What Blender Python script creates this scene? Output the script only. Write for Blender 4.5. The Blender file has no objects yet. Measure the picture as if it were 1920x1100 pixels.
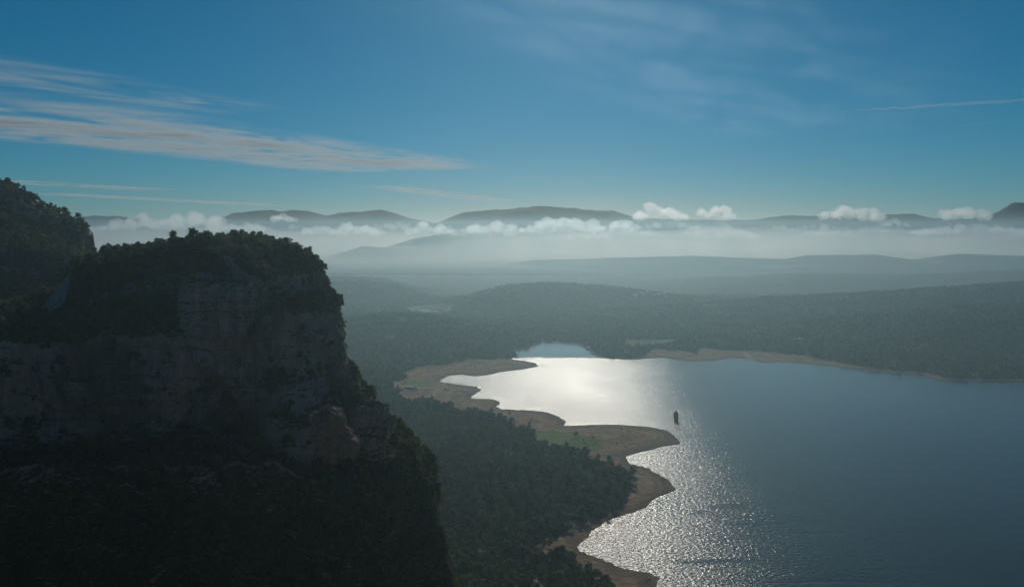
import bpy, bmesh, math, random
import numpy as np
from mathutils import Vector, Matrix

random.seed(7)
RNG = np.random.default_rng(11)
S = bpy.context.scene
COL = S.collection

# ------------------------------------------------------------------ camera
H = 400.0                                   # camera height above the lake
PITCH = math.radians(-4.6)
F = 1493.0                                  # focal length in pixels of a 1920 px wide picture
cam_d = bpy.data.cameras.new('camera')
cam_d.sensor_width = 36.0
cam_d.lens = 36.0 * F / 1920.0
cam_d.clip_start = 0.5
cam_d.clip_end = 300000.0
cam = bpy.data.objects.new('camera', cam_d)
cam.location = (0, 0, H)
cam.rotation_euler = (math.radians(90) + PITCH, 0, 0)
COL.objects.link(cam)
S.camera = cam

# ------------------------------------------------------------------ sky and sun
SUN_EL = math.radians(26.0)
SUN_AZ = math.radians(3.4)                  # towards +X from +Y
w = bpy.data.worlds.new('World')
S.world = w
w.use_nodes = True
wn = w.node_tree.nodes
wl = w.node_tree.links
for n in list(wn):
    wn.remove(n)
sky = wn.new('ShaderNodeTexSky')
sky.sky_type = 'NISHITA'
sky.sun_disc = False
sky.sun_elevation = SUN_EL
sky.sun_rotation = SUN_AZ
sky.altitude = 900.0
sky.air_density = 1.0
sky.dust_density = 0.3
sky.ozone_density = 3.0
# colour grade of the whole sky: the red channel falls off faster than the others
ssep = wn.new('ShaderNodeSeparateColor')
scomb = wn.new('ShaderNodeCombineColor')
def wmath(op, a, b):
    m = wn.new('ShaderNodeMath')
    m.operation = op
    for i, v in enumerate((a, b)):
        if isinstance(v, float):
            m.inputs[i].default_value = v
        else:
            wl.new(v, m.inputs[i])
    return m.outputs[0]
bg = wn.new('ShaderNodeBackground')
bg.inputs['Strength'].default_value = 0.05
wo = wn.new('ShaderNodeOutputWorld')
wl.new(sky.outputs['Color'], ssep.inputs['Color'])
wl.new(wmath('MULTIPLY', wmath('POWER', ssep.outputs['Red'], 2.05), 0.041), scomb.inputs['Red'])
wl.new(wmath('MULTIPLY', ssep.outputs['Green'], 0.89), scomb.inputs['Green'])
wl.new(wmath('MULTIPLY', ssep.outputs['Blue'], 1.16), scomb.inputs['Blue'])
wl.new(scomb.outputs['Color'], bg.inputs['Color'])
wl.new(bg.outputs['Background'], wo.inputs['Surface'])

sun_d = bpy.data.lights.new('sun', 'SUN')
sun_d.energy = 3.3
sun_d.angle = math.radians(0.5)
sun_d.color = (1.0, 0.91, 0.79)
sun = bpy.data.objects.new('sun', sun_d)
sdir = Vector((math.sin(SUN_AZ) * math.cos(SUN_EL), math.cos(SUN_AZ) * math.cos(SUN_EL), math.sin(SUN_EL)))
sun.rotation_euler = sdir.to_track_quat('Z', 'Y').to_euler()
sun.location = (200, 2000, 1500)
COL.objects.link(sun)

S.view_settings.view_transform = 'Standard'
S.view_settings.look = 'None'
S.view_settings.exposure = -0.8
S.view_settings.gamma = 1.0
S.view_settings.use_curve_mapping = False
S.render.engine = 'CYCLES'
cy = S.cycles
cy.use_denoising = True
cy.denoiser = 'OPENIMAGEDENOISE'
cy.max_bounces = 8
cy.diffuse_bounces = 2
cy.glossy_bounces = 2
cy.transmission_bounces = 2
cy.transparent_max_bounces = 8
cy.volume_bounces = 3
cy.caustics_reflective = False
cy.caustics_refractive = False
cy.sample_clamp_indirect = 4.0

# ------------------------------------------------------------------ helpers
def ray(px, py):
    u = (px - 960.0) / F
    v = (550.0 - py) / F
    cp, sp = math.cos(PITCH), math.sin(PITCH)
    return np.array([u, cp - v * sp, sp + v * cp])

def at_z(px, py, z=0.0):
    """the point of height z seen in that direction"""
    d = ray(px, py)
    t = (z - H) / d[2]
    return d[0] * t, d[1] * t

def at_y(px, py, Y):
    """the point at forward distance Y seen in that direction"""
    d = ray(px, py)
    t = Y / d[1]
    return d[0] * t, Y, H + d[2] * t

def _hash(ix, iy, iz, seed):
    h = (ix * 374761393 + iy * 668265263 + iz * 1440662683 + seed * 974634211) & 0xffffffff
    h = ((h ^ (h >> 13)) * 1274126177) & 0xffffffff
    h = ((h ^ (h >> 16)) * 2246822519) & 0xffffffff
    return ((h ^ (h >> 15)) & 0xffffff) / float(0xffffff)

def noise3(x, y, z, seed=0):
    x, y, z = np.broadcast_arrays(np.asarray(x, float), np.asarray(y, float), np.asarray(z, float))
    xf, yf, zf = np.floor(x), np.floor(y), np.floor(z)
    ix, iy, iz = xf.astype(np.int64), yf.astype(np.int64), zf.astype(np.int64)
    fx, fy, fz = x - xf, y - yf, z - zf
    fx, fy, fz = [f * f * f * (f * (f * 6 - 15) + 10) for f in (fx, fy, fz)]
    r = 0
    for a in (0, 1):
        wx = fx if a else 1 - fx
        for b in (0, 1):
            wy = fy if b else 1 - fy
            for c in (0, 1):
                wz = fz if c else 1 - fz
                r = r + wx * wy * wz * _hash(ix + a, iy + b, iz + c, seed)
    return r * 2 - 1

def fbm(x, y, z=0.0, seed=0, octaves=4, gain=0.5, lac=2.03):
    r, a, t = 0, 1.0, 0
    for o in range(octaves):
        r = r + a * noise3(x * lac ** o, y * lac ** o, z * lac ** o, seed + o * 17)
        t += a
        a *= gain
    return r / t

def ridged(x, y, z=0.0, seed=0, octaves=4):
    r, a, t = 0, 1.0, 0
    for o in range(octaves):
        r = r + a * (1 - 2 * np.abs(noise3(x * 2.1 ** o, y * 2.1 ** o, z * 2.1 ** o, seed + o * 13)))
        t += a
        a *= 0.5
    return r / t

def sstep(a, b, x):
    t = np.clip((x - a) / (b - a), 0, 1)
    return t * t * (3 - 2 * t)

def mesh_obj(name, verts, faces, mat=None, parent=None, smooth=True):
    me = bpy.data.meshes.new(name)
    verts = np.asarray(verts, dtype=np.float32)
    faces = np.asarray(faces, dtype=np.int32)
    k = faces.shape[1]
    me.vertices.add(len(verts))
    me.vertices.foreach_set('co', verts.ravel())
    me.loops.add(faces.size)
    me.loops.foreach_set('vertex_index', faces.ravel())
    me.polygons.add(len(faces))
    me.polygons.foreach_set('loop_start', np.arange(0, faces.size, k, dtype=np.int32))
    me.polygons.foreach_set('loop_total', np.full(len(faces), k, dtype=np.int32))
    me.polygons.foreach_set('use_smooth', np.full(len(faces), smooth, dtype=bool))
    me.update(calc_edges=True)
    me.validate()
    if mat:
        me.materials.append(mat)
    o = bpy.data.objects.new(name, me)
    COL.objects.link(o)
    if parent:
        o.parent = parent
    return o

def grid_faces(nr, nc):
    i = np.arange(nr - 1)[:, None] * nc + np.arange(nc - 1)[None, :]
    return np.stack([i, i + 1, i + nc + 1, i + nc], -1).reshape(-1, 4)

def bm_obj(name, bm, mat=None, parent=None, smooth=False):
    me = bpy.data.meshes.new(name)
    bm.normal_update()
    bm.to_mesh(me)
    bm.free()
    if smooth:
        for p in me.polygons:
            p.use_smooth = True
    if mat:
        me.materials.append(mat)
    o = bpy.data.objects.new(name, me)
    COL.objects.link(o)
    if parent:
        o.parent = parent
    return o

def tag(o, label=None, cat=None, group=None, kind=None):
    if label:
        o['label'] = label
    if cat:
        o['category'] = cat
    if group:
        o['group'] = group
    if kind:
        o['kind'] = kind
    return o

def empty(name, loc, rz=0.0, scale=1.0):
    o = bpy.data.objects.new(name, None)
    o.empty_display_size = 1.0
    o.location = loc
    o.rotation_euler = (0, 0, rz)
    o.scale = (scale,) * 3
    COL.objects.link(o)
    return o

# ------------------------------------------------------------------ materials
def new_mat(name):
    m = bpy.data.materials.new(name)
    m.use_nodes = True
    nt = m.node_tree
    for n in list(nt.nodes):
        nt.nodes.remove(n)
    out = nt.nodes.new('ShaderNodeOutputMaterial')
    return m, nt, out

class NT:
    """small helper for building node trees"""
    def __init__(self, nt):
        self.nt = nt

    def n(self, typ, **kw):
        nd = self.nt.nodes.new(typ)
        for k, v in kw.items():
            setattr(nd, k, v)
        return nd

    def link(self, a, b):
        self.nt.links.new(a, b)

    def pos(self):
        return self.n('ShaderNodeNewGeometry').outputs['Position']

    def mapping(self, src, scale):
        m = self.n('ShaderNodeMapping')
        m.inputs['Scale'].default_value = scale
        self.link(src, m.inputs['Vector'])
        return m.outputs['Vector']

    def noise(self, vec, scale, detail=4, rough=0.55, dist=0.0):
        t = self.n('ShaderNodeTexNoise')
        t.inputs['Scale'].default_value = scale
        t.inputs['Detail'].default_value = detail
        t.inputs['Roughness'].default_value = rough
        t.inputs['Distortion'].default_value = dist
        self.link(vec, t.inputs['Vector'])
        return t.outputs['Fac']

    def ramp(self, fac, stops):
        r = self.n('ShaderNodeValToRGB')
        cr = r.color_ramp
        while len(cr.elements) < len(stops):
            cr.elements.new(0.5)
        for e, (p, c) in zip(cr.elements, stops):
            e.position = p
            e.color = c if len(c) == 4 else (*c, 1)
        self.link(fac, r.inputs['Fac'])
        return r.outputs['Color']

    def mix(self, fac, a, b, mode='MIX'):
        m = self.n('ShaderNodeMix', data_type='RGBA', blend_type=mode)
        for key, v in (('Factor', fac), ('A', a), ('B', b)):
            s = m.inputs[key]
            if isinstance(v, (int, float)):
                s.default_value = v
            elif isinstance(v, tuple):
                s.default_value = v if len(v) == 4 else (*v, 1)
            else:
                self.link(v, s)
        return m.outputs['Result']

    def math(self, op, a, b=None, clamp=False):
        m = self.n('ShaderNodeMath', operation=op, use_clamp=clamp)
        for i, v in enumerate((a, b)):
            if v is None:
                continue
            if isinstance(v, (int, float)):
                m.inputs[i].default_value = v
            else:
                self.link(v, m.inputs[i])
        return m.outputs[0]

    def maprange(self, v, a, b, c=0.0, d=1.0):
        m = self.n('ShaderNodeMapRange', interpolation_type='SMOOTHSTEP')
        m.inputs['From Min'].default_value = a
        m.inputs['From Max'].default_value = b
        m.inputs['To Min'].default_value = c
        m.inputs['To Max'].default_value = d
        self.link(v, m.inputs['Value'])
        return m.outputs['Result']

    def bump(self, h, strength, dist, normal=None):
        b = self.n('ShaderNodeBump')
        b.inputs['Strength'].default_value = strength
        b.inputs['Distance'].default_value = dist
        self.link(h, b.inputs['Height'])
        if normal:
            self.link(normal, b.inputs['Normal'])
        return b.outputs['Normal']

    def principled(self, color, rough=0.8, normal=None, spec=0.2):
        p = self.n('ShaderNodeBsdfPrincipled')
        for key, v in (('Base Color', color), ('Roughness', rough)):
            s = p.inputs[key]
            if isinstance(v, (int, float)):
                s.default_value = v
            elif isinstance(v, tuple):
                s.default_value = v if len(v) == 4 else (*v, 1)
            else:
                self.link(v, s)
        p.inputs['Specular IOR Level'].default_value = spec
        if normal:
            self.link(normal, p.inputs['Normal'])
        return p

def mat_plain(name, color, rough=0.8, var=0.25, scale=0.8):
    m, nt, out = new_mat(name)
    t = NT(nt)
    tc = t.n('ShaderNodeTexCoord').outputs['Object']
    f = t.noise(tc, scale, 4)
    dark = tuple(c * (1 - var) for c in color)
    lite = tuple(min(1, c * (1 + var)) for c in color)
    col = t.ramp(f, [(0.3, dark), (0.7, lite)])
    p = t.principled(col, rough)
    nt.links.new(p.outputs[0], out.inputs['Surface'])
    return m

def mat_ground():
    m, nt, out = new_mat('ground')
    t = NT(nt)
    pos = t.pos()
    at = t.n('ShaderNodeAttribute', attribute_name='cover')
    sep = t.n('ShaderNodeSeparateColor')
    t.link(at.outputs['Color'], sep.inputs['Color'])
    # bare drawdown soil with strand lines that follow the height
    warp = t.noise(pos, 0.012, 4)
    xyz = t.n('ShaderNodeSeparateXYZ')
    t.link(pos, xyz.inputs['Vector'])
    zz = t.math('ADD', t.math('MULTIPLY', xyz.outputs['Z'], 1.1), t.math('MULTIPLY', warp, 5.0))
    comb = t.n('ShaderNodeCombineXYZ')
    t.link(zz, comb.inputs['X'])
    strand = t.noise(comb.outputs['Vector'], 0.75, 4, 0.65)
    soil = t.ramp(strand, [(0.34, (0.13, 0.09, 0.065)), (0.5, (0.34, 0.21, 0.125)), (0.66, (0.53, 0.355, 0.22))])
    blot = t.noise(pos, 0.02, 5, 0.6)
    soil = t.mix(t.maprange(blot, 0.45, 0.65), soil, (0.20, 0.16, 0.10))
    wet = t.maprange(t.math('ADD', xyz.outputs['Z'], t.math('MULTIPLY', warp, 1.5)), 0.9, 2.6, 0.6, 0.0)
    soil = t.mix(wet, soil, (0.10, 0.075, 0.055))
    soil = t.mix(t.maprange(t.noise(pos, 0.06, 6, 0.7), 0.5, 0.62, 0.0, 0.55), soil, (0.12, 0.10, 0.06))
    field = t.ramp(t.noise(pos, 0.03, 5, 0.6), [(0.3, (0.09, 0.14, 0.035)), (0.7, (0.18, 0.22, 0.065))])
    canopy = t.ramp(t.noise(pos, 0.09, 5, 0.7), [(0.3, (0.018, 0.03, 0.014)), (0.5, (0.032, 0.05, 0.022)), (0.75, (0.06, 0.075, 0.035))])
    big = t.noise(pos, 0.0035, 4, 0.6)
    canopy = t.mix(t.maprange(big, 0.4, 0.65, 0.0, 0.6), canopy, (0.055, 0.07, 0.03))
    col = t.mix(sep.outputs['Green'], soil, field)
    col = t.mix(sep.outputs['Blue'], col, canopy)
    track = t.mix(sep.outputs['Red'], col, (0.36, 0.30, 0.23))
    n1 = t.bump(t.noise(pos, 0.11, 4, 0.7), 1.0, 5.0)
    p = t.principled(track, 0.9, n1, 0.1)
    nt.links.new(p.outputs[0], out.inputs['Surface'])
    return m

def mat_rock(name, veg=True, base=(0.285, 0.31, 0.305)):
    m, nt, out = new_mat(name)
    t = NT(nt)
    pos = t.pos()
    streak = t.noise(t.mapping(pos, (0.35, 0.35, 0.025)), 1.0, 6, 0.65, 0.6)
    strata = t.noise(t.mapping(pos, (0.012, 0.012, 0.28)), 1.0, 5, 0.65, 0.4)
    blot = t.noise(pos, 0.05, 5, 0.6)
    b = base
    col = t.ramp(streak, [(0.25, (b[0] * .22, b[1] * .23, b[2] * .25)), (0.46, (b[0] * .8, b[1] * .78, b[2] * .76)), (0.7, (b[0] * 1.25, b[1] * 1.22, b[2] * 1.18))])
    col = t.mix(t.maprange(blot, 0.42, 0.68, 0.0, 0.7), col, (b[0] * 1.05, b[1] * .93, b[2] * .80))
    col = t.mix(t.maprange(strata, 0.36, 0.5, 0.3, 0.0), col, (b[0] * .4, b[1] * .42, b[2] * .42))
    moss = t.noise(t.mapping(pos, (1.0, 1.0, 0.6)), 0.02, 6, 0.68, 0.6)
    col = t.mix(t.maprange(moss, 0.46, 0.64, 0.0, 0.72), col, (0.045, 0.055, 0.045))
    if veg:
        geo = t.n('ShaderNodeNewGeometry')
        sp = t.n('ShaderNodeSeparateXYZ')
        t.link(geo.outputs['True Normal'], sp.inputs['Vector'])
        slope = t.math('ADD', sp.outputs['Z'], t.math('MULTIPLY', t.math('SUBTRACT', t.noise(pos, 0.12, 5, 0.7), 0.5), 1.0))
        pz = t.n('ShaderNodeSeparateXYZ')
        t.link(pos, pz.inputs['Vector'])
        low = t.maprange(pz.outputs['Z'], 285.0, 258.0, 0.0, 0.85)
        slope = t.math('ADD', slope, low)
        fl = t.math('MULTIPLY', t.maprange(slope, 0.5, 0.68), t.maprange(t.math('ADD', sp.outputs['Z'], low), 0.15, 0.4))
        green = t.ramp(t.noise(pos, 0.5, 5, 0.7), [(0.3, (0.022, 0.034, 0.014)), (0.55, (0.045, 0.06, 0.024)), (0.78, (0.15, 0.135, 0.085))])
        col = t.mix(fl, col, green)
    h = t.math('ADD', t.math('MULTIPLY', t.noise(t.mapping(pos, (0.5, 0.5, 0.12)), 1.0, 8, 0.68), 1.0),
               t.math('MULTIPLY', strata, 0.7))
    n1 = t.bump(h, 1.0, 1.5)
    p = t.principled(col, 0.92, n1, 0.1)
    nt.links.new(p.outputs[0], out.inputs['Surface'])
    return m

def mat_leaf(name, c0, c1):
    m, nt, out = new_mat(name)
    t = NT(nt)
    oi = t.n('ShaderNodeObjectInfo')
    f = t.math('ADD', t.math('MULTIPLY', oi.outputs['Random'], 0.7), t.math('MULTIPLY', t.noise(t.pos(), 0.35, 3), 0.3))
    f = t.math('ADD', f, t.math('MULTIPLY', t.math('SUBTRACT', t.noise(t.pos(), 0.012, 4, 0.6), 0.4), 1.1))
    col = t.ramp(f, [(0.15, c0), (0.95, c1)])
    p = t.principled(col, 0.7, None, 0.2)
    tr = t.n('ShaderNodeBsdfTranslucent')
    t.link(col, tr.inputs['Color'])
    mx = t.n('ShaderNodeMixShader')
    mx.inputs[0].default_value = 0.4
    t.link(p.outputs[0], mx.inputs[1])
    t.link(tr.outputs[0], mx.inputs[2])
    nt.links.new(mx.outputs[0], out.inputs['Surface'])
    return m

def mat_water():
    m, nt, out = new_mat('water')
    t = NT(nt)
    pos = t.pos()
    xyz = t.n('ShaderNodeSeparateXYZ')
    t.link(pos, xyz.inputs['Vector'])
    # ripples: two wind directions, wavelengths of a few metres
    w1 = t.noise(t.mapping(pos, (0.19, 0.24, 1)), 1.0, 2, 0.55, 0.4)
    w2 = t.noise(t.mapping(pos, (0.6, 0.9, 1)), 1.0, 3, 0.65, 0.3)
    hsum = t.math('ADD', w1, t.math('MULTIPLY', w2, 0.22))
    # wind: calm far arm and lee shores, ruffled centre, slicks drawn out across the lake
    patch = t.noise(t.mapping(pos, (0.0035, 0.0016, 1)), 1.0, 4, 0.55, 0.8)
    slick = t.noise(t.mapping(pos, (0.006, 0.03, 1)), 1.0, 4, 0.6, 0.5)
    calm_far = t.maprange(t.math('ADD', xyz.outputs['Y'], t.math('MULTIPLY', t.noise(pos, 0.02, 4, 0.65), 90.0)), 2490.0, 2530.0)
    ruff = t.math('ADD', t.maprange(patch, 0.3, 0.62, 0.65, 1.0), t.maprange(slick, 0.54, 0.72, 0.0, -0.36))
    ruff = t.math('MULTIPLY', ruff, t.math('SUBTRACT', 1.0, t.math('MULTIPLY', calm_far, 0.85)))
    ruff = t.math('MULTIPLY', ruff, t.maprange(t.math('ADD', t.math('SUBTRACT', xyz.outputs['X'], t.math('MULTIPLY', xyz.outputs['Y'], 0.08)), t.math('MULTIPLY', t.math('SUBTRACT', patch, 0.5), 500.0)), -30.0, 600.0, 1.0, 0.22))
    ruff = t.math('MAXIMUM', ruff, 0.06)
    hh = t.math('MULTIPLY', hsum, t.math('POWER', ruff, 1.15))
    b = t.n('ShaderNodeBump')
    b.inputs['Strength'].default_value = 1.0
    b.inputs['Distance'].default_value = 1.75
    t.link(hh, b.inputs['Height'])
    rough = t.math('MULTIPLY_ADD', ruff, 0.18)
    rough.node.inputs[2].default_value = 0.08
    p = t.principled((0.006, 0.024, 0.03), rough, b.outputs['Normal'], 0.4)
    p.inputs['IOR'].default_value = 1.333
    nt.links.new(p.outputs[0], out.inputs['Surface'])
    return m

def mat_volume(name, color, density, aniso):
    m, nt, out = new_mat(name)
    v = nt.nodes.new('ShaderNodeVolumePrincipled')
    v.inputs['Color'].default_value = (*color, 1)
    v.inputs['Density'].default_value = density
    v.inputs['Anisotropy'].default_value = aniso
    nt.links.new(v.outputs[0], out.inputs['Volume'])
    return m

M = {}
M['ground'] = mat_ground()
M['rock'] = mat_rock('cliff_rock')
M['stone'] = mat_rock('bare_rock', veg=False, base=(0.34, 0.30, 0.25))
M['boulder'] = mat_rock('brown_rock', veg=False, base=(0.24, 0.21, 0.185))
M['leaf'] = mat_leaf('evergreen_leaf', (0.02, 0.038, 0.016), (0.135, 0.175, 0.062))
M['leaf_light'] = mat_leaf('pale_leaf', (0.06, 0.075, 0.025), (0.13, 0.13, 0.05))
M['bark'] = mat_plain('bark', (0.09, 0.07, 0.055), 0.9, 0.3, 1.5)
M['water'] = mat_water()

# ------------------------------------------------------------------ shoreline of the lake
near_px = [(990, 655), (940, 661), (975, 664), (972, 669), (958, 673), (985, 676), (1005, 680), (1013, 686), (985, 692), (940, 697),
           (912, 704), (890, 706), (862, 702), (840, 705), (824, 715), (860, 720), (895, 724), (905, 731), (890, 740),
           (884, 746), (930, 748), (939, 754), (932, 762), (940, 766), (1020, 770), (1045, 778), (1062, 790), (1058, 797),
           (1100, 796), (1160, 795), (1220, 799), (1250, 806), (1266, 815), (1281, 832), (1245, 837), (1200, 848),
           (1174, 855), (1182, 868), (1215, 876), (1250, 895), (1274, 918), (1240, 930), (1222, 940), (1214, 952),
           (1180, 962), (1140, 976), (1110, 998), (1085, 1025), (1095, 1034), (1125, 1044), (1170, 1065), (1215, 1071),
           (1235, 1080), (1236, 1100), (1222, 1160), (1150, 1300)]
far_px = [(2500, 745), (2200, 725), (1920, 714), (1850, 714), (1760, 712), (1722, 701), (1680, 700), (1600, 691), (1540, 685),
          (1500, 681), (1425, 680), (1395, 672), (1368, 671), (1340, 677), (1280, 677), (1245, 670), (1180, 674), (1140, 672),
          (1116, 667), (1098, 652), (1070, 643), (1035, 640), (1005, 645)]
lake_poly = [at_z(x, y) for x, y in near_px] + [(60.0, 300.0), (2600.0, 300.0)] + [at_z(x, y) for x, y in far_px]
lake_poly = np.array(lake_poly)
arm_poly = np.array([at_z(x, y) for x, y in [(770, 580), (790, 577), (830, 579), (838, 583), (820, 588), (800, 585)]])

def poly_sdf(poly, X, Y):
    """signed distance to a polygon, positive inside"""
    best = np.full(X.shape, 1e18)
    inside = np.zeros(X.shape, bool)
    n = len(poly)
    for i in range(n):
        ax, ay = poly[i]
        bx, by = poly[(i + 1) % n]
        ex, ey = bx - ax, by - ay
        L = ex * ex + ey * ey + 1e-9
        tt = np.clip(((X - ax) * ex + (Y - ay) * ey) / L, 0, 1)
        best = np.minimum(best, (X - ax - tt * ex) ** 2 + (Y - ay - tt * ey) ** 2)
        if ay != by:
            c = ((ay > Y) != (by > Y)) & (X < ex * (Y - ay) / (by - ay) + ax)
            inside ^= c
    d = np.sqrt(best)
    return np.where(inside, d, -d)

def polyline(pts, X, Y):
    """distance to a crest line and the crest height there"""
    best = np.full(X.shape, 1e18)
    zc = np.zeros(X.shape)
    for (ax, ay, az), (bx, by, bz) in zip(pts[:-1], pts[1:]):
        ex, ey = bx - ax, by - ay
        tt = np.clip(((X - ax) * ex + (Y - ay) * ey) / (ex * ex + ey * ey), 0, 1)
        d2 = (X - ax - tt * ex) ** 2 + (Y - ay - tt * ey) ** 2
        zc = np.where(d2 < best, az + (bz - az) * tt, zc)
        best = np.minimum(best, d2)
    return np.sqrt(best), zc

def crest(pix, ys):
    if isinstance(ys, (int, float)):
        ys = [ys] * len(pix)
    return [at_y(x, y, Y) for (x, y), Y in zip(pix, ys)]

def axis(fine0, fine1, step, lo, hi, big):
    a = list(np.arange(fine0, fine1, step))
    s, v = step, a[-1]
    while v < hi:
        s = min(big, s * 1.06)
        v += s
        a.append(v)
    s, v = step, a[0]
    while v > lo:
        s = min(big, s * 1.06)
        v -= s
        a.insert(0, v)
    return np.array(a)

# hills in the haze: crest line (picture direction, distance), half width in metres
RIDGES = [
    (crest([(480, 590), (560, 592), (640, 600), (720, 588), (790, 593), (860, 613), (940, 638), (985, 653)],
           [3050, 3050, 3000, 3000, 2950, 2850, 2750, 2690]), 330),
    (crest([(480, 520), (560, 520), (640, 516), (700, 519), (745, 532), (775, 557), (795, 578)],
           [4900, 4900, 4800, 4700, 4600, 4500, 4400]), 420),
    (crest([(842, 583), (870, 563), (900, 548), (950, 535), (1010, 530), (1080, 532), (1160, 540), (1250, 552)],
           [3850, 3900, 3950, 4000, 4100, 4200, 4200, 4100]), 330),
    (crest([(1330, 645), (1450, 615), (1540, 602), (1700, 586), (1800, 573), (1900, 576), (2100, 565), (2600, 560)],
           [2950, 3000, 3000, 2950, 2850, 2800, 2750, 2700]), 420),
    (crest([(1150, 590), (1300, 572), (1450, 560), (1600, 552), (1760, 540), (1920, 530), (2300, 525), (2700, 525)], [3500, 3600, 3600, 3600, 3500, 3400, 3400, 3400]), 420),
    (crest([(1350, 520), (1500, 512), (1700, 515), (1920, 505), (2300, 505)], 5400), 600),
]
FOREST_NEAR = np.array([at_z(x, y, 12) for x, y in
               [(600, 741), (755, 742), (800, 748), (870, 758), (930, 774), (965, 789), (995, 800), (1008, 812), (1000, 822), (1030, 832), (1100, 843), (1112, 856),
                (1150, 862), (1178, 880), (1184, 900), (1168, 932), (1118, 958), (1060, 982), (1018, 1000), (1018, 1018),
                (1075, 1030), (1105, 1058), (1140, 1085), (1160, 1110), (1140, 1300), (600, 1300)]])
FIELD = np.array([at_z(x, y, 6) for x, y in [(992, 806), (1040, 803), (1100, 815), (1130, 822), (1124, 838), (1108, 846), (1060, 842), (1015, 832)]])
FIELD2 = np.array([at_z(x, y, 25) for x, y in [(1165, 628), (1270, 626), (1262, 637), (1170, 640)]])
MEADOW = np.array([at_z(x, y, 5) for x, y in [(755, 712), (790, 710), (815, 718), (800, 724), (770, 726)]])

def land_height(X, Y):
    d_w = np.maximum(poly_sdf(lake_poly, X, Y), poly_sdf(arm_poly, X, Y))
    d = -d_w                                             # distance inland
    d = d + (6.0 * fbm(X / 50, Y / 50, 0, 5, 3) + 3.0 * fbm(X / 16, Y / 16, 0, 15, 2)) * sstep(0, 40, np.abs(d) + 14)
    left = 1 - sstep(900, 1500, Y)
    left = left * (1 - sstep(200, 600, X))
    near_l = np.clip(0.085 * np.clip(d, 0, 90) + 0.24 * np.clip(d - 90, 0, 1e9), 0, 120)
    gen = np.clip(0.075 * np.clip(d, 0, 120) + 0.012 * np.clip(d - 120, 0, 1e9), 0, 20) + 0.009 * np.clip(Y - 5000, 0, 1e9)
    base = gen * (1 - left) + near_l * left
    cap = 0.42 * np.clip(d, 0, 1e9)
    hills = np.zeros(X.shape)
    for pts, wd in RIDGES:
        dd, zc = polyline(pts, X, Y)
        g = np.exp(-(dd / wd) ** 2 * 1.3)
        rough = 1 + 0.16 * fbm(X / 260, Y / 260, 0, 3, 5) * (1 - np.exp(-(dd / (0.35 * wd)) ** 2)) - 0.12 * (1 - ridged(X / 420, Y / 420, 0, 9, 4)) * (1 - np.exp(-(dd / (0.5 * wd)) ** 2))
        rough = rough + sstep(4500, 6500, Y) * (0.09 * fbm(X / 420, Y / 420, 0, 13, 4))
        hills = np.maximum(hills, zc * g * rough)
    # smooth union of the base land and the hills
    k = 12.0
    hh = np.maximum(base, hills) + k * np.log1p(np.exp(-np.abs(base - hills) / k)) - k * 0.69 * np.exp(-np.minimum(base, hills) / 20)
    hh = np.minimum(hh, cap + 3.0 * sstep(5, 60, d))
    hh = hh + sstep(40, 300, d) * 4.0 * fbm(X / 120, Y / 120, 0, 21, 4)
    hh = np.where(d > 0, np.maximum(hh, 0.03 * np.minimum(d, 40)), np.maximum(0.12 * d, -25.0) - 0.15)
    # ground of the plateau edge that the picture is taken from
    pl = 1 - sstep(-22, -8, Y + 4 * fbm(X / 20, 0 * X, 0, 2, 3))
    hh = hh * (1 - pl) + pl * (H - 2.0)
    return hh, d

xs = axis(-700, 1250, 10, -5600, 5800, 34)
ys = axis(640, 3300, 10, -250, 6400, 34)
ys = np.append(ys[ys < 6500], 6535.0)
GX, GY = np.meshgrid(xs, ys)
GZ, GD = land_height(GX, GY)
# ground cover: R track, G field, B forest
f_near = sstep(-6, 10, poly_sdf(FOREST_NEAR, GX, GY) + 10 * fbm(GX / 30, GY / 30, 0, 41, 3))
field = sstep(-4, 6, poly_sdf(FIELD, GX, GY))
field = np.maximum(field, sstep(-6, 10, poly_sdf(FIELD2, GX, GY)))
field = np.maximum(field, sstep(-4, 6, poly_sdf(MEADOW, GX, GY)))
bank_w = 38 + 26 * fbm(GX / 170, GY / 170, 0, 61, 3)
on_right = sstep(900, 1300, GX) * sstep(1700, 1900, GY)
bank_w = bank_w + (85 + 70 * fbm(GX / 120, GY / 120, 0, 63, 3)) * sstep(220, 330, GX) * (1 - sstep(880, 1020, GX)) * sstep(2300, 2400, GY) * (1 - sstep(2900, 3000, GY))
bank_w = bank_w * (1 - 0.75 * on_right)
R1d, _ = polyline(RIDGES[0][0], GX, GY)
hillside = (R1d < 420) & (GY > 2430)
bank_w = np.where(hillside, 4, bank_w)
f_gen = sstep(0, 14, GD - bank_w)
spit = (GX < 120) & (GY > 1500) & (GY < 2420)
sp_line, _ = polyline([(*at_z(600, 700), 0), (*at_z(790, 688), 0), (*at_z(868, 678), 0), (*at_z(890, 664), 0), (*at_z(930, 660), 0)], GX, GY)
behind = GY > np.interp(GX, [at_z(600, 705)[0], at_z(760, 690)[0], at_z(870, 680)[0], at_z(880, 664)[0], at_z(990, 658)[0]],
                        [at_z(600, 705)[1], at_z(760, 690)[1], at_z(870, 680)[1], at_z(880, 664)[1], at_z(990, 658)[1]])
west = (GX < at_z(742, 720)[0]) & (GY > 1850)
wob = 45 * fbm(GX / 70, GY / 70, 0, 65, 4)
behind = (GY + wob) > np.interp(GX, [at_z(600, 705)[0], at_z(760, 694)[0], at_z(870, 682)[0], at_z(880, 664)[0], at_z(990, 658)[0]],
                        [at_z(600, 705)[1], at_z(760, 694)[1], at_z(870, 682)[1], at_z(880, 664)[1], at_z(990, 658)[1]])
west = (GX + 0.6 * wob < at_z(748, 720)[0]) & (GY > 1850)
f_spit = np.where(behind | west, 1.0, 0.0)
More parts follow.
